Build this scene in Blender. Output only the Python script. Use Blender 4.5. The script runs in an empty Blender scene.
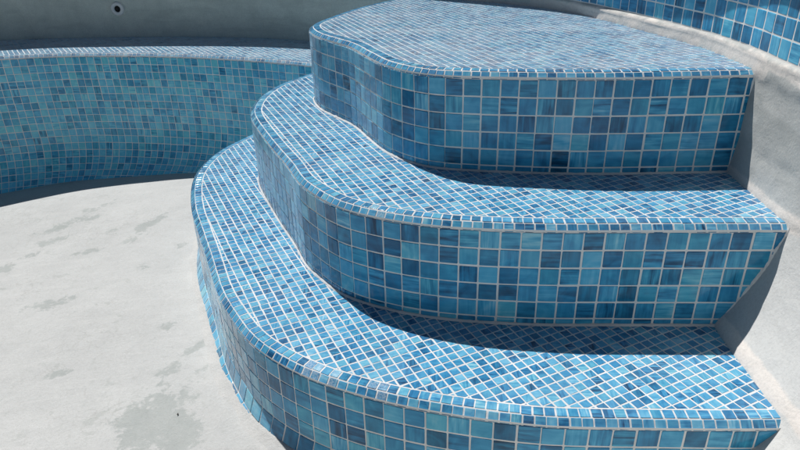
import bpy, math, random
import numpy as np
from mathutils import Vector, Matrix, noise
from mathutils.geometry import tessellate_polygon
random.seed(11)
rng = np.random.default_rng(7)
S = bpy.context.scene
COL = S.collection

# ------------------------------------------------------------------ levels (metres, camera eye at z = 0)
Z1, Z2, Z3 = -0.408, -0.695, -0.982          # the three treads
ZB = Z2 - 0.006                              # bench top, almost level with the middle tread
ZBAND = -0.362                               # bottom of the waterline tiles
ZCOP = -0.112                                # underside of the coping
ZDECK = -0.062
T = 0.05                                     # mosaic pitch on risers

def floor_z(x, y):
    d = -0.40 - x
    s = 0.5 * (d + math.sqrt(d * d + 0.02))
    return -1.252 - 0.1 * min(s, 3.2)

# ------------------------------------------------------------------ plan curves
N1 = [(1.16,1.668),(1.05,1.668),(.94,1.668),(.84,1.669),(.73,1.671),(.57,1.675),(.42,1.69),(.31,1.707),(.23,1.722),(.13,1.745),(.08,1.768),(.04,1.802),(-.03,1.885),
      (-.09,2.02),(-.15,2.17),(-.22,2.28),(-.28,2.37),(-.32,2.47),(-.335,2.56),(-.32,2.64),(-.285,2.74),(-.22,2.91),(-.14,3.07),(-.02,3.25),(.09,3.40),(.16,3.52)]
N2 = [(1.16,1.325),(1.05,1.327),(.92,1.332),(.82,1.338),(.66,1.346),(.48,1.354),(.40,1.357),(.31,1.365),(.21,1.378),(.12,1.394),(.03,1.42),(-.02,1.44),(-.09,1.475),
      (-.135,1.503),(-.185,1.548),(-.25,1.635),(-.29,1.70),(-.34,1.83),(-.41,1.985),(-.475,2.14),(-.535,2.29),(-.565,2.39),(-.577,2.50),(-.57,2.64),(-.53,2.80),(-.45,2.94),(-.38,3.06),(-.33,3.2),(-.30,3.35)]
N3 = [(1.16,.992),(1.0,.992),(.79,.992),(.71,.993),(.56,.999),(.36,1.01),(.27,1.02),(.13,1.05),(-.01,1.09),(-.11,1.13),(-.18,1.163),(-.26,1.212),(-.33,1.268),(-.40,1.34),
      (-.47,1.45),(-.535,1.57),(-.62,1.78),(-.695,1.96),(-.765,2.13),(-.82,2.31),(-.85,2.46),(-.852,2.60),(-.825,2.77),(-.775,2.89),(-.71,3.01),(-.61,3.15),(-.5,3.29),(-.42,3.42)]
BF = [(.05,2.92),(-.15,3.06),(-.32,3.165),(-.41,3.215),(-.49,3.262),(-.60,3.315),(-.71,3.365),(-.82,3.41),(-.93,3.45),(-1.05,3.49),(-1.17,3.525),(-1.4,3.575),(-1.64,3.608),(-1.9,3.62),
      (-2.19,3.58),(-2.55,3.47),(-2.95,3.24),(-3.3,2.9),(-3.55,2.45),(-3.75,1.9),(-4.0,1.3),(-4.4,.8)]
WL = [(1.05,-2.4),(1.0,-1.2),(.96,-.2),(.945,.5),(.94,1.0),(.943,1.4),(.95,1.6),(.957,1.75),(.945,1.93),(.92,2.06),(.89,2.19),(.857,2.32),(.815,2.47),(.77,2.61),(.715,2.73),(.64,2.85),
      (.54,2.975),(.40,3.11),(.26,3.235),(.1,3.375),(-.05,3.50),(-.2,3.62),(-.35,3.74),(-.5,3.845),(-.7,3.935),(-.9,4.0),(-1.21,4.07),(-1.5,4.105),(-1.85,4.13),(-2.3,4.13),(-2.8,4.0),(-3.3,3.7),(-3.8,3.2),(-4.15,2.4),
      (-4.3,1.2),(-4.3,-.2),(-4.1,-1.6),(-3.4,-2.8),(-2.2,-3.4),(-.8,-3.55),(.4,-3.3)]

def resample(P, step, closed=False, smooth=0.03):
    P = [np.array(p, float) for p in P]
    n = len(P)
    def g(i):
        return P[i % n] if closed else P[min(max(i, 0), n - 1)]
    out = []
    for i in range(n if closed else n - 1):
        p0, p1, p2, p3 = g(i - 1), g(i), g(i + 1), g(i + 2)
        m = max(2, int(np.hypot(*(p2 - p1)) / (step * .3)))
        for k in range(m):
            t = k / m
            out.append(.5 * (2 * p1 + (p2 - p0) * t + (2 * p0 - 5 * p1 + 4 * p2 - p3) * t * t + (3 * p1 - p0 - 3 * p2 + p3) * t ** 3))
    out.append(P[0] if closed else P[-1])
    A = np.array(out)
    for rep in range(2):
        d = np.r_[0, np.cumsum(np.hypot(*np.diff(A, axis=0).T))]
        L = d[-1]; m = int(round(L / step)); s = np.linspace(0, L, m + 1)
        A = np.c_[np.interp(s, d, A[:, 0]), np.interp(s, d, A[:, 1])]
        if rep == 0:
            w = max(1, int(smooth / step)); k = np.exp(-.5 * (np.arange(-2 * w, 2 * w + 1) / w) ** 2); k /= k.sum()
            B = np.pad(A[:-1], ((2 * w, 2 * w), (0, 0)), mode='wrap') if closed else np.pad(A, ((2 * w, 2 * w), (0, 0)), mode='reflect', reflect_type='odd')
            A = np.c_[np.convolve(B[:, 0], k, 'valid'), np.convolve(B[:, 1], k, 'valid')]
            if closed: A = np.vstack([A, A[:1]])
    return A

class Curve:
    """dense plan curve, walked with the body (or the outside of the pool) on the right hand"""
    def __init__(s, P, closed=False, step=.006):
        s.p = resample(P, step, closed); s.closed = closed
        d = np.gradient(s.p, axis=0)
        if closed:
            e = s.p[1] - s.p[-2]; d[0] = e; d[-1] = e
        t = d / np.hypot(*d.T)[:, None]
        s.nr = np.c_[t[:, 1], -t[:, 0]]          # right hand normal
        s.s = np.r_[0, np.cumsum(np.hypot(*np.diff(s.p, axis=0).T))]; s.L = s.s[-1]
    def at(s, u, off=0.0):
        x = np.interp(u, s.s, s.p[:, 0]); y = np.interp(u, s.s, s.p[:, 1])
        nx = np.interp(u, s.s, s.nr[:, 0]); ny = np.interp(u, s.s, s.nr[:, 1])
        return x + nx * off, y + ny * off, nx, ny
    def sd(s, q):
        d = s.p - q; i = int(np.argmin(d[:, 0] ** 2 + d[:, 1] ** 2))
        n = s.nr[i]; return float((q - s.p[i]) @ n), s.p[i], n, i

c1, c2, c3, cb = Curve(N1), Curve(N2), Curve(N3), Curve(BF)
cw = Curve(WL, True, .01)
# the wall loop runs counter-clockwise, so its right hand is outside the pool

# ------------------------------------------------------------------ mesh collecting
class MB:
    def __init__(s): s.v = []; s.f = []; s.m = []; s.uv = []; s.c = []; s.sm = []
    def add(s, vs, fs, mat=0, uvs=None, col=(0, 0, 0, 0), smooth=False):
        o = len(s.v); s.v += vs
        for f in fs:
            s.f.append([o + i for i in f]); s.m.append(mat); s.sm.append(smooth)
            for i in f:
                s.uv.append(uvs[i] if uvs else (0, 0)); s.c.append(col)
    def build(s, name, mats, parent=None):
        me = bpy.data.meshes.new(name); me.from_pydata(s.v, [], s.f)
        for m in mats: me.materials.append(m)
        me.polygons.foreach_set('material_index', s.m); me.polygons.foreach_set('use_smooth', s.sm)
        ul = me.uv_layers.new(name='UVMap'); ul.data.foreach_set('uv', np.array(s.uv, 'f').ravel())
        at = me.color_attributes.new('tile', 'FLOAT_COLOR', 'CORNER'); at.data.foreach_set('color', np.array(s.c, 'f').ravel())
        me.update()
        o = bpy.data.objects.new(name, me); COL.objects.link(o)
        if parent: o.parent = parent
        return o

def clip(poly, p0, n):
    """keep the side where (q-p0).n >= 0"""
    out = []
    for i in range(len(poly)):
        a, b = poly[i], poly[(i + 1) % len(poly)]
        da = (a[0] - p0[0]) * n[0] + (a[1] - p0[1]) * n[1]; db = (b[0] - p0[0]) * n[0] + (b[1] - p0[1]) * n[1]
        if da >= 0: out.append(a)
        if (da >= 0) != (db >= 0):
            t = da / (da - db); out.append((a[0] + (b[0] - a[0]) * t, a[1] + (b[1] - a[1]) * t))
    return out

def area(p): return .5 * sum(p[i][0] * p[(i + 1) % len(p)][1] - p[(i + 1) % len(p)][0] * p[i][1] for i in range(len(p)))

def rounded(poly, r):
    out = []; n = len(poly)
    for i in range(n):
        a, b, c = np.array(poly[i - 1]), np.array(poly[i]), np.array(poly[(i + 1) % n])
        la, lc = np.hypot(*(a - b)), np.hypot(*(c - b)); k = min(r, la * .3, lc * .3)
        p, q = b + (a - b) / max(la, 1e-6) * k, b + (c - b) / max(lc, 1e-6) * k
        m = (p + q) * .5 * .45 + b * .55
        out += [tuple(p), tuple(m), tuple(q)]
    return out

def tile(mb, poly, mp, th, tilt, bev, r=0, unit=.05, haze=None, tone=None):
    """one mosaic tile: polygon in (u,v), mp(u,v,h) puts it on its surface"""
    if len(poly) < 3: return
    A = area(poly)
    if A < 0: poly = poly[::-1]; A = -A
    if A < 1.2e-5: return
    if r: poly = rounded(poly, r * random.uniform(.6, 1.5))
    n = len(poly); cu = sum(p[0] for p in poly) / n; cv = sum(p[1] for p in poly) / n
    ta, tb = random.gauss(0, tilt), random.gauss(0, tilt); dh = random.gauss(0, .00009)
    vs = []; uvs = []; ou, ov = random.uniform(0, 60), random.uniform(0, 60); rot = random.random() < .42
    ins = max(.55, 1 - bev / max(1e-4, math.sqrt(A) * .5))
    for k in (0, 1):
        for p in poly:
            f = 1 if k == 0 else ins
            u, v = cu + (p[0] - cu) * f, cv + (p[1] - cv) * f
            h = -.0012 if k == 0 else th + dh + ta * (u - cu) + tb * (v - cv)
            vs.append(mp(u, v, h))
            a, b = (u - cu) / unit, (v - cv) / unit
            if rot: a, b = b, a
            uvs.append((a + ou, b + ov))
    col = (random.random() if tone is None else tone, random.random(), random.random(), (1.0 if random.random() < .0 else 0.0) if haze is None else haze)
    fs = [list(range(n, 2 * n))] + [[i, (i + 1) % n, n + (i + 1) % n, n + i] for i in range(n)]
    mb.add(vs, fs, 1, uvs, col)

# ------------------------------------------------------------------ materials
def mat(name):
    m = bpy.data.materials.new(name); m.use_nodes = True
    nt = m.node_tree; b = nt.nodes['Principled BSDF']
    return m, nt, b
class NG:
    def __init__(s, nt): s.nt = nt
    def n(s, t, **k):
        x = s.nt.nodes.new(t)
        for a, v in k.items():
            if a == 'inp':
                for i, w in v.items():
                    if isinstance(w, bpy.types.NodeSocket): s.nt.links.new(w, x.inputs[i])
                    else: x.inputs[i].default_value = w
            else: setattr(x, a, v)
        return x
    def math(s, op, a, b=0.0, clamp=False): return s.n('ShaderNodeMath', operation=op, use_clamp=clamp, inp={0: a, 1: b}).outputs[0]
    def ramp(s, fac, pts, interp='LINEAR'):
        x = s.n('ShaderNodeValToRGB', inp={0: fac}); x.color_ramp.interpolation = interp; e = x.color_ramp.elements
        while len(e) < len(pts): e.new(.5)
        for q, (p, c) in zip(e, pts): q.position = p; q.color = (*c, 1) if len(c) == 3 else c
        return x.outputs[0]
    def mix(s, fac, a, b, bt='MIX'):
        x = s.n('ShaderNodeMix', data_type='RGBA', blend_type=bt)
        for i, w in ((0, fac), (6, a), (7, b)):
            if isinstance(w, bpy.types.NodeSocket): s.nt.links.new(w, x.inputs[i])
            else: x.inputs[i].default_value = (*w, 1) if isinstance(w, tuple) and len(w) == 3 else w
        return x.outputs[2]
    def noise(s, vec, scale, detail=3, rough=.55, dist=0.0, dim='3D'):
        return s.n('ShaderNodeTexNoise', noise_dimensions=dim, inp={'Vector': vec, 'Scale': scale, 'Detail': detail, 'Roughness': rough, 'Distortion': dist}).outputs[0]
    def link(s, a, b): s.nt.links.new(a, b)

def glass_tile(name, ramp, dust=.06, rough=.13, teal=.35, sheen=.12, spread=.50, residue=0, spec=.34, base=0.0):
    m, nt, b = mat(name); g = NG(nt)
    uv = g.n('ShaderNodeUVMap', uv_map='UVMap').outputs[0]
    at = g.n('ShaderNodeAttribute', attribute_name='tile'); sp = g.n('ShaderNodeSeparateColor', inp={0: at.outputs[0]})
    r1, r2, r3, hz = sp.outputs[0], sp.outputs[1], sp.outputs[2], at.outputs['Alpha']
    obj = g.n('ShaderNodeTexCoord').outputs['Object']
    mp1 = g.n('ShaderNodeMapping', inp={0: uv, 3: (.40, 4.2, 1)}).outputs[0]
    mp2 = g.n('ShaderNodeMapping', inp={0: uv, 3: (.8, 15.0, 1)}).outputs[0]
    s1 = g.noise(mp1, 1.0, 2, .5, .35, '2D'); s2 = g.noise(mp2, 1.0, 2, .6, .2, '2D')
    blot = g.noise(uv, 1.1, 2, .5, .6, '2D')
    st = g.math('ADD', g.math('MULTIPLY', g.math('SUBTRACT', s1, .5), 1.05), g.math('MULTIPLY', g.math('SUBTRACT', s2, .5), .40))
    amp = g.math('ADD', .18, g.math('MULTIPLY', g.math('MULTIPLY', r3, r3), .95))
    val = g.math('ADD', g.math('ADD', .5, g.math('MULTIPLY', g.math('SUBTRACT', r1, .5), spread)), g.math('MULTIPLY', st, amp))
    val = g.math('ADD', val, g.math('MULTIPLY', g.math('SUBTRACT', blot, .5), .45))
    # a few tiles much darker than the rest
    val = g.math('SUBTRACT', val, g.math('MULTIPLY', g.math('GREATER_THAN', r1, .975), .30), True)
    c = g.ramp(val, ramp)
    tl = g.math('MULTIPLY', g.math('SUBTRACT', r2, .45, True), teal * 1.2)
    c = g.mix(tl, c, g.mix(1.0, c, (.95, 1.12, .74), 'MULTIPLY'))
    film = g.math('MULTIPLY', g.ramp(g.noise(obj, 7.0, 5, .65), [(.38, (0, 0, 0)), (.75, (1, 1, 1))]), dust)
    film = g.math('ADD', film, base)
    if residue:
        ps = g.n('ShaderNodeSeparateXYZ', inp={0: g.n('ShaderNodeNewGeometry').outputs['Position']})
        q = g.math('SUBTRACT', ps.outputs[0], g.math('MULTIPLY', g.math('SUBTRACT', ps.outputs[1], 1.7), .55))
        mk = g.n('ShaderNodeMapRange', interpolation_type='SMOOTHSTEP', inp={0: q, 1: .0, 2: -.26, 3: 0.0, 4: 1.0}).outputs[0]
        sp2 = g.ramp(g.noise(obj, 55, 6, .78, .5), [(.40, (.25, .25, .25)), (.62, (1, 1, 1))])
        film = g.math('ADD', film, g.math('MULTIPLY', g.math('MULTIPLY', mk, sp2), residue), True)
    fine = g.noise(obj, 260.0, 3, .7)
    hzm = g.math('MULTIPLY', hz, g.ramp(fine, [(.38, (0, 0, 0)), (.56, (1, 1, 1))]))
    film = g.math('ADD', film, g.math('MULTIPLY', hzm, .28), True)
    c = g.mix(film, c, (.68, .69, .69))
    g.link(c, b.inputs['Base Color'])
    rr = g.math('ADD', rough, g.math('ADD', g.math('MULTIPLY', film, .5), g.math('MULTIPLY', g.noise(obj, 30, 3), .08)), True)
    g.link(rr, b.inputs['Roughness']); b.inputs['Sheen Weight'].default_value = sheen; b.inputs['Sheen Roughness'].default_value = .35; b.inputs['IOR'].default_value = 1.5; b.inputs['Specular IOR Level'].default_value = spec
    bh = g.math('ADD', g.math('MULTIPLY', g.noise(uv, 2.2, 2, .5, 0, '2D'), 1.0), g.math('MULTIPLY', s1, .12))
    bp = g.n('ShaderNodeBump', inp={'Strength': .30, 'Distance': .0011, 'Height': bh})
    g.link(bp.outputs[0], b.inputs['Normal'])
    return m

RB = [(0, (0.005, 0.054, 0.122)), (.20, (0.012, 0.128, 0.265)), (.40, (0.025, 0.243, 0.456)), (.58, (0.050, 0.356, 0.594)), (.76, (0.108, 0.475, 0.700)), (1, (0.292, 0.623, 0.784))]
RT = [(0, (0.005, 0.040, 0.096)), (.20, (0.015, 0.104, 0.241)), (.40, (0.038, 0.212, 0.410)), (.58, (0.073, 0.302, 0.501)), (.76, (0.137, 0.398, 0.573)), (1, (0.319, 0.519, 0.646))]
RG = [(0, (.018, .120, .240)), (.20, (.038, .260, .460)), (.40, (.078, .420, .660)), (.58, (.125, .550, .770)), (.76, (.195, .650, .820)), (1, (.40, .74, .85))]
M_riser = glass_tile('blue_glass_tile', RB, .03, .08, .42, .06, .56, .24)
M_tread = glass_tile('blue_glass_tread_tile', RT, .07, .13, .35, .25, .48)
M_dusty = glass_tile('dusty_glass_tread_tile', RT, .34, .19, .3, .7, base=.07)
M_bench = glass_tile('teal_glass_tile', RG, .03, .13, .4, .03, .46)

def grout(name, base, dark):
    m, nt, b = mat(name); g = NG(nt)
    obj = g.n('ShaderNodeTexCoord').outputs['Object']
    f = g.ramp(g.noise(obj, 9, 5, .6), [(.3, (0, 0, 0)), (.7, (1, 1, 1))])
    c = g.mix(f, dark, base); c = g.mix(g.math('MULTIPLY', g.noise(obj, 300, 2), .18), c, (.45, .43, .40))
    g.link(c, b.inputs['Base Color']); b.inputs['Roughness'].default_value = .85; b.inputs['Specular IOR Level'].default_value = .25
    bp = g.n('ShaderNodeBump', inp={'Strength': .5, 'Distance': .001, 'Height': g.noise(obj, 400, 3, .7)})
    g.link(bp.outputs[0], b.inputs['Normal'])
    return m
M_grout = grout('white_grout', (.68, .69, .70), (.50, .52, .54))
M_groutb = grout('bench_grout', (.88, .885, .88), (.74, .75, .75))
M_groutr = grout('riser_grout', (.90, .895, .875), (.76, .755, .735))

def plaster_floor():
    m, nt, b = mat('floor_plaster'); g = NG(nt)
    obj = g.n('ShaderNodeTexCoord').outputs['Object']
    at = g.n('ShaderNodeAttribute', attribute_name='stain').outputs[0]; sp = g.n('ShaderNodeSeparateColor', inp={0: at})
    big = g.noise(obj, 1.6, 5, .6, .4); mid = g.noise(obj, 9, 6, .65, .3); fin = g.noise(obj, 120, 4, .7)
    spk = g.noise(obj, 420, 2, .6)
    c = g.ramp(g.math('ADD', g.math('MULTIPLY', big, .6), g.math('MULTIPLY', mid, .4)), [(.32, (.415, .425, .425)), (.5, (.465, .476, .475)), (.68, (.515, .525, .522))])
    c = g.mix(g.math('MULTIPLY', g.ramp(fin, [(.35, (1, 1, 1)), (.60, (0, 0, 0))]), .22), c, (.36, .36, .34))
    c = g.mix(g.math('MULTIPLY', g.ramp(spk, [(.28, (1, 1, 1)), (.40, (0, 0, 0))]), .55), c, (.28, .27, .25))
    wv = g.noise(g.n('ShaderNodeMapping', inp={0: obj, 2: (0, 0, .5), 3: (1.2, 14, 1)}).outputs[0], 2.0, 6, .7, 1.2)
    c = g.mix(g.math('MULTIPLY', g.ramp(wv, [(.50, (0, 0, 0)), (.66, (1, 1, 1))]), .14), c, (.62, .62, .61))
    vo = g.n('ShaderNodeTexVoronoi', feature='DISTANCE_TO_EDGE', inp={'Vector': g.n('ShaderNodeVectorMath', operation='ADD', inp={0: obj, 1: g.n('ShaderNodeVectorMath', operation='SCALE', inp={0: g.n('ShaderNodeTexNoise', inp={'Vector': obj, 'Scale': 9.0, 'Detail': 4.0}).outputs[1], 3: .12}).outputs[0]}).outputs[0], 'Scale': 22.0}).outputs[0]
    craze = g.math('MULTIPLY', g.ramp(vo, [(.0, (1, 1, 1)), (.05, (0, 0, 0))]), g.ramp(g.noise(obj, 2.3, 3, .6), [(.53, (0, 0, 0)), (.64, (1, 1, 1))]))
    c = g.mix(g.math('MULTIPLY', craze, .30), c, (.27, .27, .255))
    c = g.mix(g.math('MULTIPLY', g.ramp(g.noise(obj, 33, 6, .75, .6), [(.54, (0, 0, 0)), (.68, (1, 1, 1))]), .30), c, (.30, .315, .30))
    c = g.mix(g.math('MULTIPLY', g.ramp(g.noise(obj, 85, 5, .8), [(.54, (0, 0, 0)), (.66, (1, 1, 1))]), .35), c, (.56, .56, .55))
    # damp streaks and blotches
    mpv = g.n('ShaderNodeMapping', inp={0: obj, 2: (0, 0, math.radians(-38)), 3: (6.5, 8.5, 6)}).outputs[0]
    str_ = g.ramp(g.noise(mpv, 1.35, 5, .62, .7), [(.615, (0, 0, 0)), (.665, (1, 1, 1))])
    zone = g.ramp(g.noise(obj, 1.1, 2), [(.45, (0, 0, 0)), (.6, (1, 1, 1))])
    c = g.mix(g.math('MULTIPLY', g.math('MULTIPLY', str_, zone), .28), c, (.27, .295, .275))
    edge = g.noise(obj, 16, 6, .68, .5); edge2 = g.noise(obj, 60, 4, .7)
    e = g.math('ADD', sp.outputs[0], g.math('ADD', g.math('MULTIPLY', g.math('SUBTRACT', edge, .5), 2.3), g.math('MULTIPLY', g.math('SUBTRACT', edge2, .5), 1.3)))
    sm = g.ramp(e, [(.40, (0, 0, 0)), (.62, (1, 1, 1))])
    c = g.mix(g.math('MULTIPLY', sm, g.math('ADD', .35, g.math('MULTIPLY', g.noise(obj, 45, 4, .7), .5))), c, g.mix(mid, (.22, .25, .245), (.34, .365, .352)))
    # grout dust washed off the steps
    c = g.mix(g.math('MULTIPLY', sp.outputs[1], .5), c, (.60, .585, .56))
    g.link(c, b.inputs['Base Color'])
    g.link(g.math('SUBTRACT', .9, g.math('MULTIPLY', sm, .15)), b.inputs['Roughness']); b.inputs['Specular IOR Level'].default_value = .25
    h = g.math('ADD', g.math('MULTIPLY', fin, .5), g.math('ADD', g.math('MULTIPLY', mid, 1.2), g.math('MULTIPLY', spk, .35)))
    bp = g.n('ShaderNodeBump', inp={'Strength': .8, 'Distance': .005, 'Height': h}); g.link(bp.outputs[0], b.inputs['Normal'])
    return m
M_floor = plaster_floor()

def plaster_wall():
    m, nt, b = mat('wall_plaster'); g = NG(nt)
    obj = g.n('ShaderNodeTexCoord').outputs['Object']
    at = g.n('ShaderNodeAttribute', attribute_name='stain').outputs[0]; sp = g.n('ShaderNodeSeparateColor', inp={0: at})
    big = g.noise(obj, 2.6, 5, .62, .5); mid = g.noise(obj, 14, 6, .65, .4); fin = g.noise(obj, 150, 4, .7)
    c = g.ramp(g.math('ADD', g.math('MULTIPLY', big, .55), g.math('MULTIPLY', mid, .45)), [(.33, (.40, .415, .405)), (.5, (.485, .495, .48)), (.66, (.565, .57, .55))])
    mpv = g.n('ShaderNodeMapping', inp={0: obj, 3: (2, 2, 14)}).outputs[0]
    c = g.mix(g.math('MULTIPLY', g.ramp(g.noise(mpv, 1.2, 5, .6, .4), [(.52, (0, 0, 0)), (.66, (1, 1, 1))]), .30), c, (.30, .32, .31))
    c = g.mix(sp.outputs[2], c, g.mix(1.0, c, (1.42, 1.50, 1.40), 'MULTIPLY'))  # shaded back wall brightened in its colour, making up for weak skylight
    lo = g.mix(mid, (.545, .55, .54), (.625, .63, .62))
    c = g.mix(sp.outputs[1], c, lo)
    sm = g.ramp(g.math('ADD', sp.outputs[0], g.math('MULTIPLY', g.math('SUBTRACT', mid, .5), 1.3)), [(.40, (0, 0, 0)), (.62, (1, 1, 1))])
    c = g.mix(g.math('MULTIPLY', sm, .8), c, (.76, .705, .655))
    c = g.mix(g.math('MULTIPLY', g.ramp(fin, [(.33, (1, 1, 1)), (.55, (0, 0, 0))]), .20), c, (.28, .28, .27))
    g.link(c, b.inputs['Base Color']); b.inputs['Roughness'].default_value = .9; b.inputs['Specular IOR Level'].default_value = .2
    h = g.math('ADD', g.math('MULTIPLY', fin, .4), g.math('MULTIPLY', mid, 1.3))
    bp = g.n('ShaderNodeBump', inp={'Strength': .55, 'Distance': .004, 'Height': h}); g.link(bp.outputs[0], b.inputs['Normal'])
    return m
M_wall = plaster_wall()

def stone(name, a, bcol, sc, rough=.8):
    m, nt, b = mat(name); g = NG(nt); obj = g.n('ShaderNodeTexCoord').outputs['Object']
    c = g.mix(g.ramp(g.noise(obj, sc, 6, .65, .3), [(.3, (0, 0, 0)), (.7, (1, 1, 1))]), a, bcol)
    g.link(c, b.inputs['Base Color']); b.inputs['Roughness'].default_value = rough
    bp = g.n('ShaderNodeBump', inp={'Strength': .4, 'Distance': .003, 'Height': g.noise(obj, sc * 14, 4, .7)}); g.link(bp.outputs[0], b.inputs['Normal'])
    return m
M_cop = stone('coping_stone', (.40, .38, .35), (.52, .50, .46), 6)
M_deck = stone('deck_concrete', (.30, .295, .28), (.40, .39, .37), 2)
M_pvc = stone('white_plastic', (.84, .84, .82), (.90, .90, .88), 30, .4)
M_hole = stone('dark_socket', (.012, .012, .012), (.03, .03, .03), 30, .6)
M_peb = stone('dark_pebble', (.05, .045, .04), (.10, .09, .08), 60, .8)

# ------------------------------------------------------------------ tagging
def tag(o, label=None, cat=None, group=None, kind=None):
    for k, v in (('label', label), ('category', cat), ('group', group), ('kind', kind)):
        if v: o[k] = v
    return o
def empty(name, loc):
    o = bpy.data.objects.new(name, None); COL.objects.link(o); o.location = loc; o.empty_display_size = .1
    return o
def adopt(o, root):
    o.parent = root; o.matrix_parent_inverse = Matrix.Translation(root.location).inverted()

def cove(z, x, y, inx, iny):
    """inward offset of the plaster at parameter z (nominal floor -1.28)"""
    zz = [-1.30, -1.275, -1.25, -1.2, -1.1, -1.0, -.9, -.8, -.7, -.6, ZBAND - .012]
    oo = [.85, .52, .41, .315, .215, .143, .092, .048, .017, .006, .006]
    k = 1 - .72 * min(1, max(0, (y - 2.3) / .5)) if x > -3 else .28
    return float(np.interp(z, zz, oo)) * k + (1 - k) * .006
# ------------------------------------------------------------------ tiled surfaces
def strip(mb, cur, prof, u0, u1, ds=.012, mat=0, smooth=True):
    """grout backing: profile [(outward offset, z or fn)] swept along the curve"""
    n = int((u1 - u0) / ds) + 1; us = np.linspace(u0, u1, n); vs = []; fs = []; m = len(prof)
    for u in us:
        for off, z in prof:
            x, y, *_ = cur.at(u, -off); vs.append((x, y, z(x, y) if callable(z) else z))
    for i in range(n - 1):
        for j in range(m - 1):
            a = i * m + j; fs.append([a, a + 1, a + m + 1, a + m])
    mb.add(vs, fs, mat, smooth=smooth)

def sheet_jitter():
    """tiles come on mesh-backed sheets: neighbours share a small offset"""
    d = {}
    def f(i, j, k=6, a=.0007):
        key = (i // k, j // k)
        if key not in d: d[key] = (random.gauss(0, a), random.gauss(0, a * .6))
        return d[key]
    return f

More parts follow.
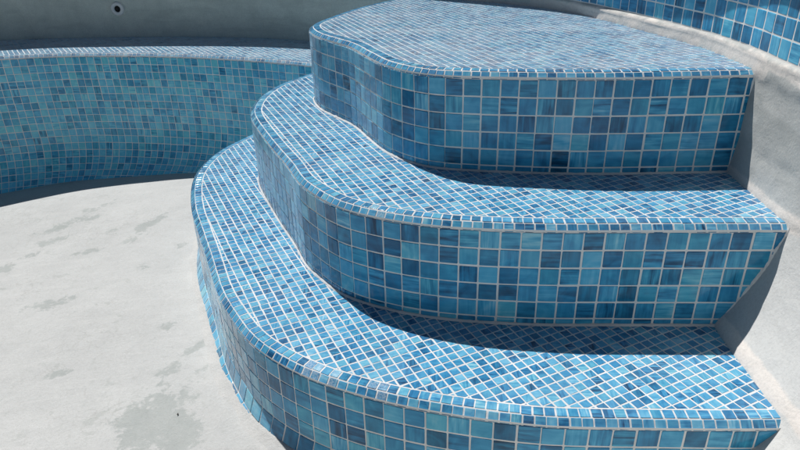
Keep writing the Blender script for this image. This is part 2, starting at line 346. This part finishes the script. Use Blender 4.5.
def riser(name, cur, zt, zb, root, M, u0=0.0, u1=None, pitch=T, flare=None, phase=0.0, bottom=None, th=.0008, bead=False, joint=False, G=None):
    """vertical tiled face from zt down to zb (zb may follow the floor), optional cove at the bottom"""
    mb = MB(); u1 = cur.L if u1 is None else u1
    sj = sheet_jitter()
    zbf = zb if callable(zb) else (lambda x, y: zb)
    R, AE = flare if flare else (0, 0); V = R * math.sin(AE)
    def smooth_prof(u, w):
        """w = distance down the face -> (outward offset, z)"""
        x, y, *_ = cur.at(u)
        H = zt - zbf(x, y)
        if not flare or w < H - V: return 0.0, zt - w, 0.0
        # round cove up to the end angle, then straight on below the floor
        a = (w - (H - V)) / R
        if a < AE: return R * (1 - math.cos(a)), zt - (H - V) - R * math.sin(a), a
        e = (a - AE) * R
        return R * (1 - math.cos(AE)) + e * math.sin(AE), zt - H - e * math.cos(AE), AE
    def prof(u, w):
        if not flare: return smooth_prof(u, w)
        # flat tiles turn the cove into facets, one per row
        j = math.floor(w / pitch); f = w / pitch - j
        A, B = smooth_prof(u, j * pitch), smooth_prof(u, (j + 1) * pitch)
        o, z = A[0] + (B[0] - A[0]) * f, A[1] + (B[1] - A[1]) * f
        return o, z, math.atan2(B[0] - A[0], A[1] - B[1])
    def total(u):
        x, y, *_ = cur.at(u); H = zt - zbf(x, y)
        return H if not flare else H - V + R * AE + .02
    def mp(u, w, h):
        off, z, a = prof(u, w); x, y, nx, ny = cur.at(u, -(off + h * math.cos(a)))
        return (x, y, z + h * math.sin(a))
    # backing
    us = np.linspace(u0, u1, int((u1 - u0) / .012) + 1); nrow = int(max(total(u_) for u_ in us) / pitch) + 2; K = nrow + 1; vs = []; fs = []
    if not flare: nrow = (max(total(u_) for u_ in us) + .02) / pitch
    for u in us:
        tt = total(u) + .03
        na, nb = cur.at(u - .02)[2:], cur.at(u + .02)[2:]
        sag = .0003 + math.hypot(na[0] - nb[0], na[1] - nb[1]) / .04 * pitch * pitch / 8 * 1.1
        for k in range(K + 1): vs.append(mp(u, -.006 if k == 0 else (k - 1) * pitch * nrow / (K - 1), -sag))
    for i in range(len(us) - 1):
        for k in range(K):
            a = i * (K + 1) + k; fs.append([a, a + K + 1, a + K + 2, a + 1])
    mb.add(vs, fs, 0, smooth=True)
    if bead:
        n_ = int((u1 - u0) / .008); vs = []; fs = []
        for i in range(n_ + 1):
            u = u0 + (u1 - u0) * i / n_; k_ = 1 + .55 * noise.noise((u * 45, zt * 7, 0)) + .35 * noise.noise((u * 140, zt * 7, 4)); zz = zbf(0, 0)
            for o_, h_ in ((.0003, .0046), (.0022, .0034), (.0042, .0018), (.0056, .0002)):
                x, y, *_ = cur.at(u, -(o_ * k_ + .0012)); vs.append((x, y, zz + h_ * k_ + .0006))
        for i in range(n_):
            for k in range(3): fs.append([4 * i + k, 4 * i + k + 1, 4 * i + 5 + k, 4 * i + 4 + k])
        mb.add(vs, fs, 2, smooth=True)
    # mortar joint where the face dies into the plaster wall
    if joint:
        vs = []; fs = []; q_ = 0; z = zt + .012
        while z > zbf(.9, 1.2) - .01:
            o_ = cove(z, .9, 1.3, 0, 0) + .004
            ua, ub = 0.0, .8
            for _ in range(14):
                u = (ua + ub) / 2; x, y, *_ = cur.at(u)
                dv = np.array((x, y)); q0, q1 = cw.sd(dv)[1:3]
                if float((dv - q0) @ q1) < -o_: ub = u
                else: ua = u
            k_ = 1 + .5 * noise.noise((z * 60, zt * 3, 1)) + .3 * noise.noise((z * 170, zt * 3, 9))
            for a in range(9):
                t = math.pi * 2 * a / 8; x, y, *_ = cur.at(u - .002 + .0062 * k_ * math.cos(t), -.0040 * k_ * math.sin(t)); vs.append((x, y, z))
            q_ += 1; z -= .006
        for i in range(q_ - 1):
            for a in range(8): fs.append([9 * i + a, 9 * i + 9 + a, 9 * i + 10 + a, 9 * i + a + 1])
        mb.add(vs, fs, 0, smooth=True)
    gr = .0013 * pitch / T
    nc = int((u1 - u0 - phase) / pitch) + 1
    for i in range(-1, nc):
        a0 = u0 + phase + i * pitch
        if a0 + pitch > u1 or a0 < u0: continue
        tot = min(total(a0), total(a0 + pitch))
        nr_ = int(math.ceil((tot - (.032 if R and R < .15 else 0)) / pitch))
        for j in range(nr_):
            w0, w1 = j * pitch, (j + 1) * pitch
            if not flare: w1 = min(w1, tot - .003)
            if w1 - w0 < .008: continue
            dx, dz = sj(i, j); dx += random.gauss(0, .0004); dz += random.gauss(0, .00035)
            g1 = gr * random.uniform(.75, 1.35)
            P = [(a0 + g1 + dx, w0 + g1 + dz), (a0 + pitch - g1 + dx, w0 + g1 + dz), (a0 + pitch - g1 + dx, w1 - g1 + dz), (a0 + g1 + dx, w1 - g1 + dz)]
            tile(mb, P, mp, th, .012, .0016 * pitch / T, r=.0024 * pitch / T, unit=pitch)
    return mb.build(name, [G or M_groutr, M, M_grout], root)

def trim(name, cur, zt, root, M, u0=0.0, u1=None, haze_at=()):
    """two rows of small tiles wrapped over the rounded nosing"""
    mb = MB(); u1 = cur.L if u1 is None else u1
    PR = [(-.0005, -.0185), (.0165, -.0022), (.0205, -.0004), (.0440, 0.0)]   # inward offset, z
    d = [0]
    for a, b in zip(PR[:-1], PR[1:]): d.append(d[-1] + math.hypot(b[0] - a[0], b[1] - a[1]))
    W = d[-1]; offs = [p[0] for p in PR]; zs = [p[1] for p in PR]
    def mp(u, w, h):
        o = float(np.interp(w, d, offs)); z = float(np.interp(w, d, zs))
        a = float(np.interp(w, [d[1] - .001, d[2]], [.80, .02]))
        x, y, *_ = cur.at(u, o - h * math.sin(a)); return (x, y, zt + z + h * math.cos(a))
    us = np.linspace(u0, u1, int((u1 - u0) / .012) + 1); K = 10; vs = []; fs = []
    for u in us:
        for k in range(K + 1): vs.append(mp(u, W * k / K, -.0007))
    for i in range(len(us) - 1):
        for k in range(K):
            a = i * (K + 1) + k; fs.append([a, a + 1, a + K + 2, a + K + 1])
    mb.add(vs, fs, 0, smooth=True)
    p = .0253; n = int((u1 - u0) / p); half = d[1] + .0005
    for i in range(n):
        for j in (0, 1):
            w0, w1 = (0.0, half) if j == 0 else (half, W)
            x, y, *_ = cur.at(u0 + (i + .5) * p)
            hz = None
            for hx, hy, hr, pr in haze_at:
                if math.hypot(x - hx, y - hy) < hr and random.random() < pr: hz = 1.0
            g = .0012 * random.uniform(.8, 1.25); s = u0 + i * p + random.gauss(0, .0005) + (.004 if j else 0); e = random.gauss(0, .0003)
            # split each tile in two along the profile so that it bends with the nosing
            lo_ = w0 + (g if j else .0003)
            P = [(s + g, lo_ + e), (s + p - g, lo_ + e), (s + p - g, w1 - g + e), (s + g, w1 - g + e)]
            tile(mb, P, mp, .0004, .014, .0010, r=.0016, unit=.03, haze=hz)
    return mb.build(name, [M_grout, M], root)

def tread(name, cur, zt, inner, root, M, ang, closing, pitch=.0250, off=.0445, box=None, haze_at=(), lim=None):
    """field of small square tiles set skew to the edge, cut along the trim"""
    mb = MB()
    k = max(1, int(.018 / .006))
    pts = [tuple(cur.p[i] + cur.nr[i] * (off - .004)) for i in range(0, len(cur.p), k)] + list(closing)
    tri = tessellate_polygon([[Vector((p[0], p[1], 0)) for p in pts]])
    mb.add([(p[0], p[1], zt - .0002) for p in pts], [list(t) if area([pts[i] for i in t]) > 0 else list(t)[::-1] for t in tri], 0)
    ca, sa = math.cos(ang), math.sin(ang)
    lo, hi = cur.p.min(0) - .1, cur.p.max(0) + .1
    if box: lo, hi = np.array(box[0]), np.array(box[1])
    R = int(np.hypot(*(hi - lo)) / pitch) + 2; cx, cy = (lo + hi) / 2
    poly = np.array([tuple(c) for c in pts])
    def mp(u, v, h): return (u, v, zt + h)
    sj = sheet_jitter()
    for i in range(-R, R):
        for j in range(-R, R):
            a, b = (i + .5) * pitch, (j + .5) * pitch
            x, y = cx + a * ca - b * sa, cy + a * sa + b * ca
            if not (lo[0] < x < hi[0] and lo[1] < y < hi[1]): continue
            q = np.array((x, y)); d, p0, n, idx = cur.sd(q)
            if d < off - .014: continue
            if idx in (0, len(cur.p) - 1) and d > .3: pass
            if inner is not None:
                di = inner.sd(q)[0]
                if di > .03: continue
            dwl = cw.sd(q)[0]
            if dwl > .03: continue
            if lim and not lim(x, y): continue
            dx, dy = sj(i, j, 12, .0005); dx += random.gauss(0, .0004); dy += random.gauss(0, .0004)
            hf = pitch / 2 - .0013 * random.uniform(.8, 1.2)
            th = ang + random.gauss(0, .012); c_, s_ = math.cos(th), math.sin(th)
            P = [(x + dx + e * hf * c_ - f * hf * s_, y + dy + e * hf * s_ + f * hf * c_) for e, f in ((-1, -1), (1, -1), (1, 1), (-1, 1))]
            if d < off + .022: P = clip(P, p0 + n * (off + .001), n)
            hz = None
            for hx, hy, hr, pr in haze_at:
                if math.hypot(x - hx, y - hy) < hr and random.random() < pr: hz = 1.0
            tile(mb, P, mp, .0005, .011, .0010, r=0, unit=.03, haze=hz)
    return mb.build(name, [M_grout, M], root)

ANG = math.radians(25)
# ---- the three steps
def make_step(cur, zt, zb, label, inner, closing, loc, phase, haze, flare=None, th_=ANG, back=0.0):
    root = empty('pool_step', loc)
    tag(root, label, 'pool step', 'mosaic tiled entry steps')
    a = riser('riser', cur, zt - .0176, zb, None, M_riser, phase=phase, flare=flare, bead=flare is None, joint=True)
    b = trim('edge_trim', cur, zt, None, M_tread, haze_at=haze)
    c = tread('tread', cur, zt, inner, None, M_dusty if inner is None else M_tread, th_, closing, haze_at=haze)
    # mortar bead where the riser meets what is below
    for o in (a, b, c): adopt(o, root)
    return root
make_step(c1, Z1, Z2, 'topmost blue mosaic step, its broad tread meeting the plaster under the waterline tiles', None,
          [(.6, 3.4), (1.2, 2.9)], (.4, 2.4, Z2), .032, [], th_=math.radians(20))
make_step(c2, Z2, Z3, 'middle blue mosaic step between the topmost and the lowest step', c1,
          [(.0, 3.3), (.2, 3.0), (1.16, 2.2)], (.2, 1.9, Z3), .018, [(-.06, 1.47, .02, .8)], th_=math.radians(23))
make_step(c3, Z3, lambda x, y: floor_z(x, y), 'lowest and widest blue mosaic step standing on the pale pool floor', c2,
          [(-.2, 3.2), (.0, 2.6), (1.16, 1.9)], (0, 1.6, -1.25), .02, [(-.20, 1.18, .04, .6), (-.06, 1.12, .03, .5)], flare=(.085, .85), th_=math.radians(25))

# ---- bench
bench = empty('pool_bench', (-1.8, 3.8, -1.4))
tag(bench, 'long curved teal mosaic bench along the shaded back wall, left of the steps', 'pool bench')
adopt(riser('riser', cb, ZB - .0176, lambda x, y: floor_z(x, y), None, M_bench, u0=.15, pitch=.0415, flare=(.26, 1.1), G=M_groutb), bench)
adopt(trim('edge_trim', cb, ZB, None, M_dusty, u0=.15), bench)
wi = [i for i in range(len(cw.p)) if cw.p[i][1] > 1.9 and (cw.p[i][0] < .1)]
clos = [tuple(cw.p[i] + cw.nr[i] * .02) for i in wi[::-6]]
adopt(tread('tread', cb, ZB, None, None, M_dusty, math.radians(33), clos, box=((-4.3, .9), (.2, 4.2)), lim=lambda x, y: c1.sd(np.array((x, y)))[0] < .03 and c2.sd(np.array((x, y)))[0] < .03), bench)

# ------------------------------------------------------------------ pool wall
wall = empty('pool_wall', (.95, 1.5, -1.25))
tag(wall, 'curved grey plastered pool wall with a band of blue waterline tiles around the steps', 'pool wall')
# plaster shell
ss = [];  u = 0.0
while u < cw.L:
    x, y, *_ = cw.at(u); ss.append(u)
    u += .014 if (x > .2 and .3 < y < 3.4) else (.03 if y > 2.6 and x > -2.8 else .08)
zs = [ZBAND + .03, ZBAND - .0005, ZBAND - .003, ZBAND - .010] + list(np.arange(ZBAND - .018, -.76, -.010)) + list(np.arange(-.76, -1.24, -.0135)) + [-1.25, -1.263, -1.275, -1.288, -1.30]
V = []; F = []; stain = []
for u in ss:
    x0, y0, nx, ny = cw.at(u)
    for k, z in enumerate(zs):
        if k == 0: o = -.006
        elif k == 1: o = .0
        elif k == 2: o = .006
        else: o = cove(z, x0, y0, -nx, -ny) + (.006 if k < 4 else .004)
        if k > 2:
            o += .0055 * noise.noise((x0 * 3.2, y0 * 3.2, z * 4)) + .0030 * noise.noise((x0 * 11, y0 * 11, z * 12)) + .0012 * noise.noise((x0 * 34, y0 * 34, z * 34))
            w_ = math.exp(-((z - Z1) / .02) ** 2) + math.exp(-((z - Z2 - .004) / .016) ** 2) + math.exp(-((z - Z3 - .004) / .018) ** 2)
            o += .0035 * w_ * (1 + noise.noise((x0 * 40, y0 * 40, z * 40)))
        zz = z
        x, y = x0 - nx * o, y0 - ny * o
        if z < -.85:
            t = (z + .85) / (-1.30 + .85); zz = -.85 + t * (floor_z(x, y) - .004 + .85)
        if k > 2: zz += .003 * noise.noise((x0 * 9, y0 * 9, 3 + z))
        V.append((x, y, zz))
        near = max(math.exp(-((z - Z1) / .017) ** 2) if y0 > 1.6 and x0 > .1 else 0, math.exp(-((z - Z2 - .006) / .022) ** 2) if 1.25 < y0 < 1.75 and x0 > 0 else 0,
                   math.exp(-((z - Z3 - .006) / .020) ** 2) if .75 < y0 < 1.45 and x0 > 0 else 0, .75 * math.exp(-((z - ZBAND + .02) / .022) ** 2) if x0 > .6 and y0 > 1.0 else 0)
        lowpale = min(1, max(0, (-.56 - z) / .22)) if x0 > 0 else 0.3 * min(1, max(0, (-.56 - z) / .22))  # paler plaster towards the foot of the wall, strongest on the right
        back_lift = min(1, max(0, (y0 - 2.55) / .5)) if True else 0  # mask of the back wall whose colour is lifted in place of skylight
        stain.append((near, lowpale, back_lift, 1))
m = len(zs); n = len(ss)
for i in range(n):
    for k in range(m - 1):
        a, b = i * m + k, ((i + 1) % n) * m + k; F.append([a, a + 1, b + 1, b])
me = bpy.data.meshes.new('plaster_shell'); me.from_pydata(V, [], F); me.materials.append(M_wall)
me.polygons.foreach_set('use_smooth', [True] * len(F))
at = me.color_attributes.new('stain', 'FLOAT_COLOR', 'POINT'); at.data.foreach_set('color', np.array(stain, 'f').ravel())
shell = bpy.data.objects.new('plaster_shell', me); COL.objects.link(shell); adopt(shell, wall)
# waterline band
mb = MB()
def mpb(u, w, h):
    x, y, *_ = cw.at(u % cw.L, -h); return (x, y, ZBAND + w)
us = np.linspace(0, cw.L, 700); vs = []
for u in us: vs += [mpb(u, -.004, 0), mpb(u, ZCOP - ZBAND + .01, 0)]
mb.add(vs, [[2 * i, 2 * i + 1, 2 * i + 3, 2 * i + 2] for i in range(len(us) - 1)], 0, smooth=True)
nc = int(cw.L / T); pt = cw.L / nc; sj = sheet_jitter()
for i in range(nc):
    for j in range(5):
        dx, dz = sj(i, j); g1 = .0013 * random.uniform(.75, 1.3); u0 = i * pt; w0 = j * .0495 + .001
        P = [(u0 + g1 + dx, w0 + g1 + dz), (u0 + pt - g1 + dx, w0 + g1 + dz), (u0 + pt - g1 + dx, w0 + .0495 - g1 + dz), (u0 + g1 + dx, w0 + .0495 - g1 + dz)]
        tile(mb, P, mpb, .0008, .012, .0016, r=.0024)
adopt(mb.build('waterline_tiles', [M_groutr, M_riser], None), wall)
# coping
cp = [(.05, ZCOP), (-.034, ZCOP - .001), (-.046, ZCOP + .006), (-.052, ZCOP + .02), (-.052, ZCOP + .034), (-.046, ZCOP + .046), (-.026, ZCOP + .053), (.26, ZCOP + .056), (.26, ZCOP - .02)]
mb = MB(); strip(mb, cw, [(-o, z) for o, z in cp], 0, cw.L, .03)
adopt(mb.build('coping', [M_cop], None), wall)

# ------------------------------------------------------------------ return inlet on the back wall
def lathe(name, prof, seg, M, parent):
    vs = []; fs = []; m = len(prof)
    for i in range(seg):
        a = 2 * math.pi * i / seg
        for r, d in prof: vs.append((r * math.cos(a), -d, r * math.sin(a)))
    for i in range(seg):
        for k in range(m - 1):
            a, b = i * m + k, ((i + 1) % seg) * m + k; fs.append([a, b, b + 1, a + 1])
    mb = MB(); mb.add(vs, fs, 0, smooth=True); o = mb.build(name, [M]); o.parent = parent; return o
ii = int(np.argmin(np.hypot(cw.p[:, 0] + 1.693, cw.p[:, 1] - 4.115))); ip = cw.p[ii]; inn = cw.nr[ii]
inlet = empty('return_inlet', (ip[0] - inn[0] * .020, ip[1] - inn[1] * .020, -.532)); inlet.rotation_euler = (math.radians(0), 0, math.atan2(-inn[0], inn[1]))
tag(inlet, 'small round white inlet fitting set in the shaded back wall', 'inlet fitting')
lathe('flange', [(.0405, -.022), (.0405, .002), (.039, .006), (.034, .009), (.027, .0095), (.0205, .007), (.0185, .001), (.0185, -.03)], 40, M_pvc, inlet)
lathe('socket', [(.0186, .0005), (.0180, .0015), (.0165, -.001), (.0165, -.006), (.0, -.009)], 40, M_hole, inlet)

# ------------------------------------------------------------------ floor
STAINS = []
def pix(px, py):
    f, p, r = 638, .46497887, .02424
    x, y = (px - 400) / f, (py - 225) / f; x, y = math.cos(r) * x - math.sin(r) * y, math.sin(r) * x + math.cos(r) * y
    d = (x, math.cos(p) - y * math.sin(p), -(math.sin(p) + y * math.cos(p))); z = -1.27
    for _ in range(6): t = z / d[2]; z = floor_z(d[0] * t, d[1] * t)
    return d[0] * t, d[1] * t
# damp marks on the plaster, surveyed positions on the floor (x, y, radius along, radius across, angle, strength)
for px, py, ra, rb, an, st in [(152, 424, .085, .10, .3, .95), (172, 402, .06, .05, .8, .8), (176, 438, .07, .05, .2, .85), (140, 436, .05, .03, .5, .7), (50, 242, .075, .030, .6, .75), (67, 224, .12, .035, .7, .65),
                                (150, 224, .10, .030, .9, .75), (133, 239, .05, .025, .6, .65), (53, 303, .09, .026, .4, .78), (3, 269, .05, .03, .4, .85), (88, 218, .08, .025, .6, .65),
                                (167, 327, .03, .018, .4, .75), (200, 345, .06, .018, .7, .75), (172, 368, .04, .026, .2, .8), (203, 369, .045, .016, 1.1, .75), (61, 373, .035, .018, .2, .75),
                                (197, 425, .03, .018, .5, .7), (99, 207, .08, .03, .5, .7), (115, 230, .04, .02, .6, .6), (180, 246, .04, .02, .6, .55), (85, 252, .06, .022, .5, .6), (30, 255, .06, .02, .5, .6), (142, 268, .03, .015, .5, .6)]:
    STAINS.append((*pix(px, py), ra, rb * 1.2, an + random.uniform(-.45, .45), st))
xs = np.r_[np.arange(-5, -2.6, .15), np.arange(-2.6, 0.0, .016), np.arange(0, 1.9, .06)]
ys = np.r_[np.arange(-4.2, .3, .15), np.arange(.3, 3.7, .016), np.arange(3.7, 4.8, .15)]
V = []; st_ = []
XX, YY = np.meshgrid(xs, ys); ST = np.zeros_like(XX)
for sx, sy, ra, rb, an, s_ in STAINS:
    dx, dy = XX - sx, YY - sy; a = dx * math.cos(an) + dy * math.sin(an); b = -dx * math.sin(an) + dy * math.cos(an)
    ST = np.maximum(ST, s_ * np.exp(-.5 * ((a / ra) ** 2 + (b / rb) ** 2) ** 1.3))
c3p = c3.p[::6]
for j, y in enumerate(ys):
    for i, x in enumerate(xs):
        z = floor_z(x, y) + .0050 * noise.noise((x * 1.6, y * 1.6, 0)) + .0016 * noise.noise((x * 6, y * 6, 5))
        dd = float(np.sqrt(((c3p - (x, y)) ** 2).sum(1).min())) if -1.2 < x < .4 and .8 < y < 3.4 else 1
        w = math.exp(-(dd - .03) / .05) if dd > .03 else 1
        z += w * .001
        V.append((x, y, z)); st_.append((ST[j, i], min(1, w * (.6 + .8 * noise.noise((x * 14, y * 14, 0)))), 0, 1))
nx_ = len(xs); F = [[j * nx_ + i, j * nx_ + i + 1, (j + 1) * nx_ + i + 1, (j + 1) * nx_ + i] for j in range(len(ys) - 1) for i in range(nx_ - 1)]
# plaster feathered up against the foot of the lowest step
b0 = len(V); nu = int(c3.L / .006)
for i in range(nu + 1):
    u = c3.L * i / nu
    k_ = .0130 + .0025 * noise.noise((u * 9, 0, 3)) + .0012 * noise.noise((u * 40, 0, 3)) + .0006 * noise.noise((u * 130, 0, 3)); e_ = 1 + .35 * noise.noise((u * 9, 7, 0))
    for o_, f_ in ((.004, 1.05), (.018, 1.0), (.026, .72), (.036, .36), (.050, .08), (.066, -.30)):
        x, y, *_ = c3.at(u, -(.018 + (o_ - .018) * e_) if o_ > .018 else -o_)
        V.append((x, y, floor_z(x, y) + .001 + k_ * f_ + .0006 * noise.noise((x * 120, y * 120, 1)))); st_.append((0, .55 + .5 * noise.noise((x * 20, y * 20, 0)) if o_ < .06 else .3, 0, 1))
for i in range(nu):
    for k in range(5):
        a = b0 + i * 6 + k; F.append([a, a + 1, a + 7, a + 6])
me = bpy.data.meshes.new('pool_floor'); me.from_pydata(V, [], F); me.materials.append(M_floor); me.polygons.foreach_set('use_smooth', [True] * len(F))
at = me.color_attributes.new('stain', 'FLOAT_COLOR', 'POINT'); at.data.foreach_set('color', np.clip(np.array(st_, 'f'), 0, 1).ravel())
me.update(); fl = bpy.data.objects.new('pool_floor', me); COL.objects.link(fl); tag(fl, 'pale rough plaster pool floor with grey damp stains', 'floor', kind='structure')

# pebble lying on the damp patch
px_, py_ = pix(178, 415)
vs = []; fs = []; K = 10; J = 6
for j in range(J + 1):
    for i in range(K):
        a = 2 * math.pi * i / K; b = math.pi * j / J; rr = 1 + .3 * noise.noise((math.cos(a) * math.sin(b) * 1.5, math.sin(a) * math.sin(b) * 1.5, math.cos(b) * 1.5))
        vs.append((.0022 * rr * math.sin(b) * math.cos(a), .0036 * rr * math.sin(b) * math.sin(a), .0020 * rr * math.cos(b)))
for j in range(J):
    for i in range(K): fs.append([j * K + i, (j + 1) * K + i, (j + 1) * K + (i + 1) % K, j * K + (i + 1) % K])
mb = MB(); mb.add(vs, fs, 0, smooth=True); pb = mb.build('pebble', [M_peb]); pb.location = (px_, py_, floor_z(px_, py_) + .0035)
tag(pb, 'tiny dark pebble lying on the damp patch of the pool floor', 'pebble')

# ------------------------------------------------------------------ deck around the pool
V = []; F = []; uu = np.linspace(0, cw.L, 161)[:-1]; cen = np.array((-1.6, .4))
for u in uu:
    x, y, nx, ny = cw.at(u, .22); d = np.array((x, y)) - cen; d /= np.hypot(*d)
    V += [(x, y, ZDECK - .012), (x + d[0] * 3, y + d[1] * 3, ZDECK - .012), (x + d[0] * 300, y + d[1] * 300, ZDECK - .012)]
for i in range(160):
    for k in (0, 1):
        a, b = i * 3 + k, ((i + 1) % 160) * 3 + k; F.append([a, a + 1, b + 1, b])
me = bpy.data.meshes.new('pool_deck'); me.from_pydata(V, [], F); me.materials.append(M_deck)
dk = bpy.data.objects.new('pool_deck', me); COL.objects.link(dk); tag(dk, 'concrete deck around the pool', 'deck', kind='structure')

# fix any normals that came out reversed
import bmesh
# ------------------------------------------------------------------ light
to_sun = Vector((-.32, .46, 1.0)).normalized()
sl = bpy.data.lights.new('sun', 'SUN'); sl.energy = 5.0; sl.angle = math.radians(.53); sl.color = (1.0, .972, .935)
so = bpy.data.objects.new('sun', sl); COL.objects.link(so); so.rotation_euler = to_sun.to_track_quat('Z', 'Y').to_euler(); so.location = (-2, 4, 6)
w = bpy.data.worlds.new('World'); S.world = w; w.use_nodes = True; nt = w.node_tree
sky = nt.nodes.new('ShaderNodeTexSky'); sky.sky_type = 'NISHITA'; sky.sun_disc = False
sky.sun_elevation = math.asin(to_sun.z); sky.sun_rotation = math.atan2(to_sun.x, to_sun.y)
nt.links.new(sky.outputs[0], nt.nodes['Background'].inputs[0]); nt.nodes['Background'].inputs[1].default_value = .031

# ------------------------------------------------------------------ camera
p, r = .46497887, .02424
X = Vector((1, 0, 0)); D = Vector((0, -math.sin(p), -math.cos(p))); Fw = Vector((0, math.cos(p), -math.sin(p)))
Rv = X * math.cos(r) + D * math.sin(r); Dv = -X * math.sin(r) + D * math.cos(r)
M3 = Matrix((Rv, -Dv, -Fw)).transposed()
cam = bpy.data.cameras.new('camera'); cam.sensor_width = 36; cam.lens = 638 / 800 * 36; cam.clip_start = .02; cam.clip_end = 1000
co = bpy.data.objects.new('camera', cam); COL.objects.link(co); co.matrix_world = M3.to_4x4(); S.camera = co
S.view_settings.view_transform = 'Standard'; S.view_settings.look = 'None'; S.view_settings.exposure = 0
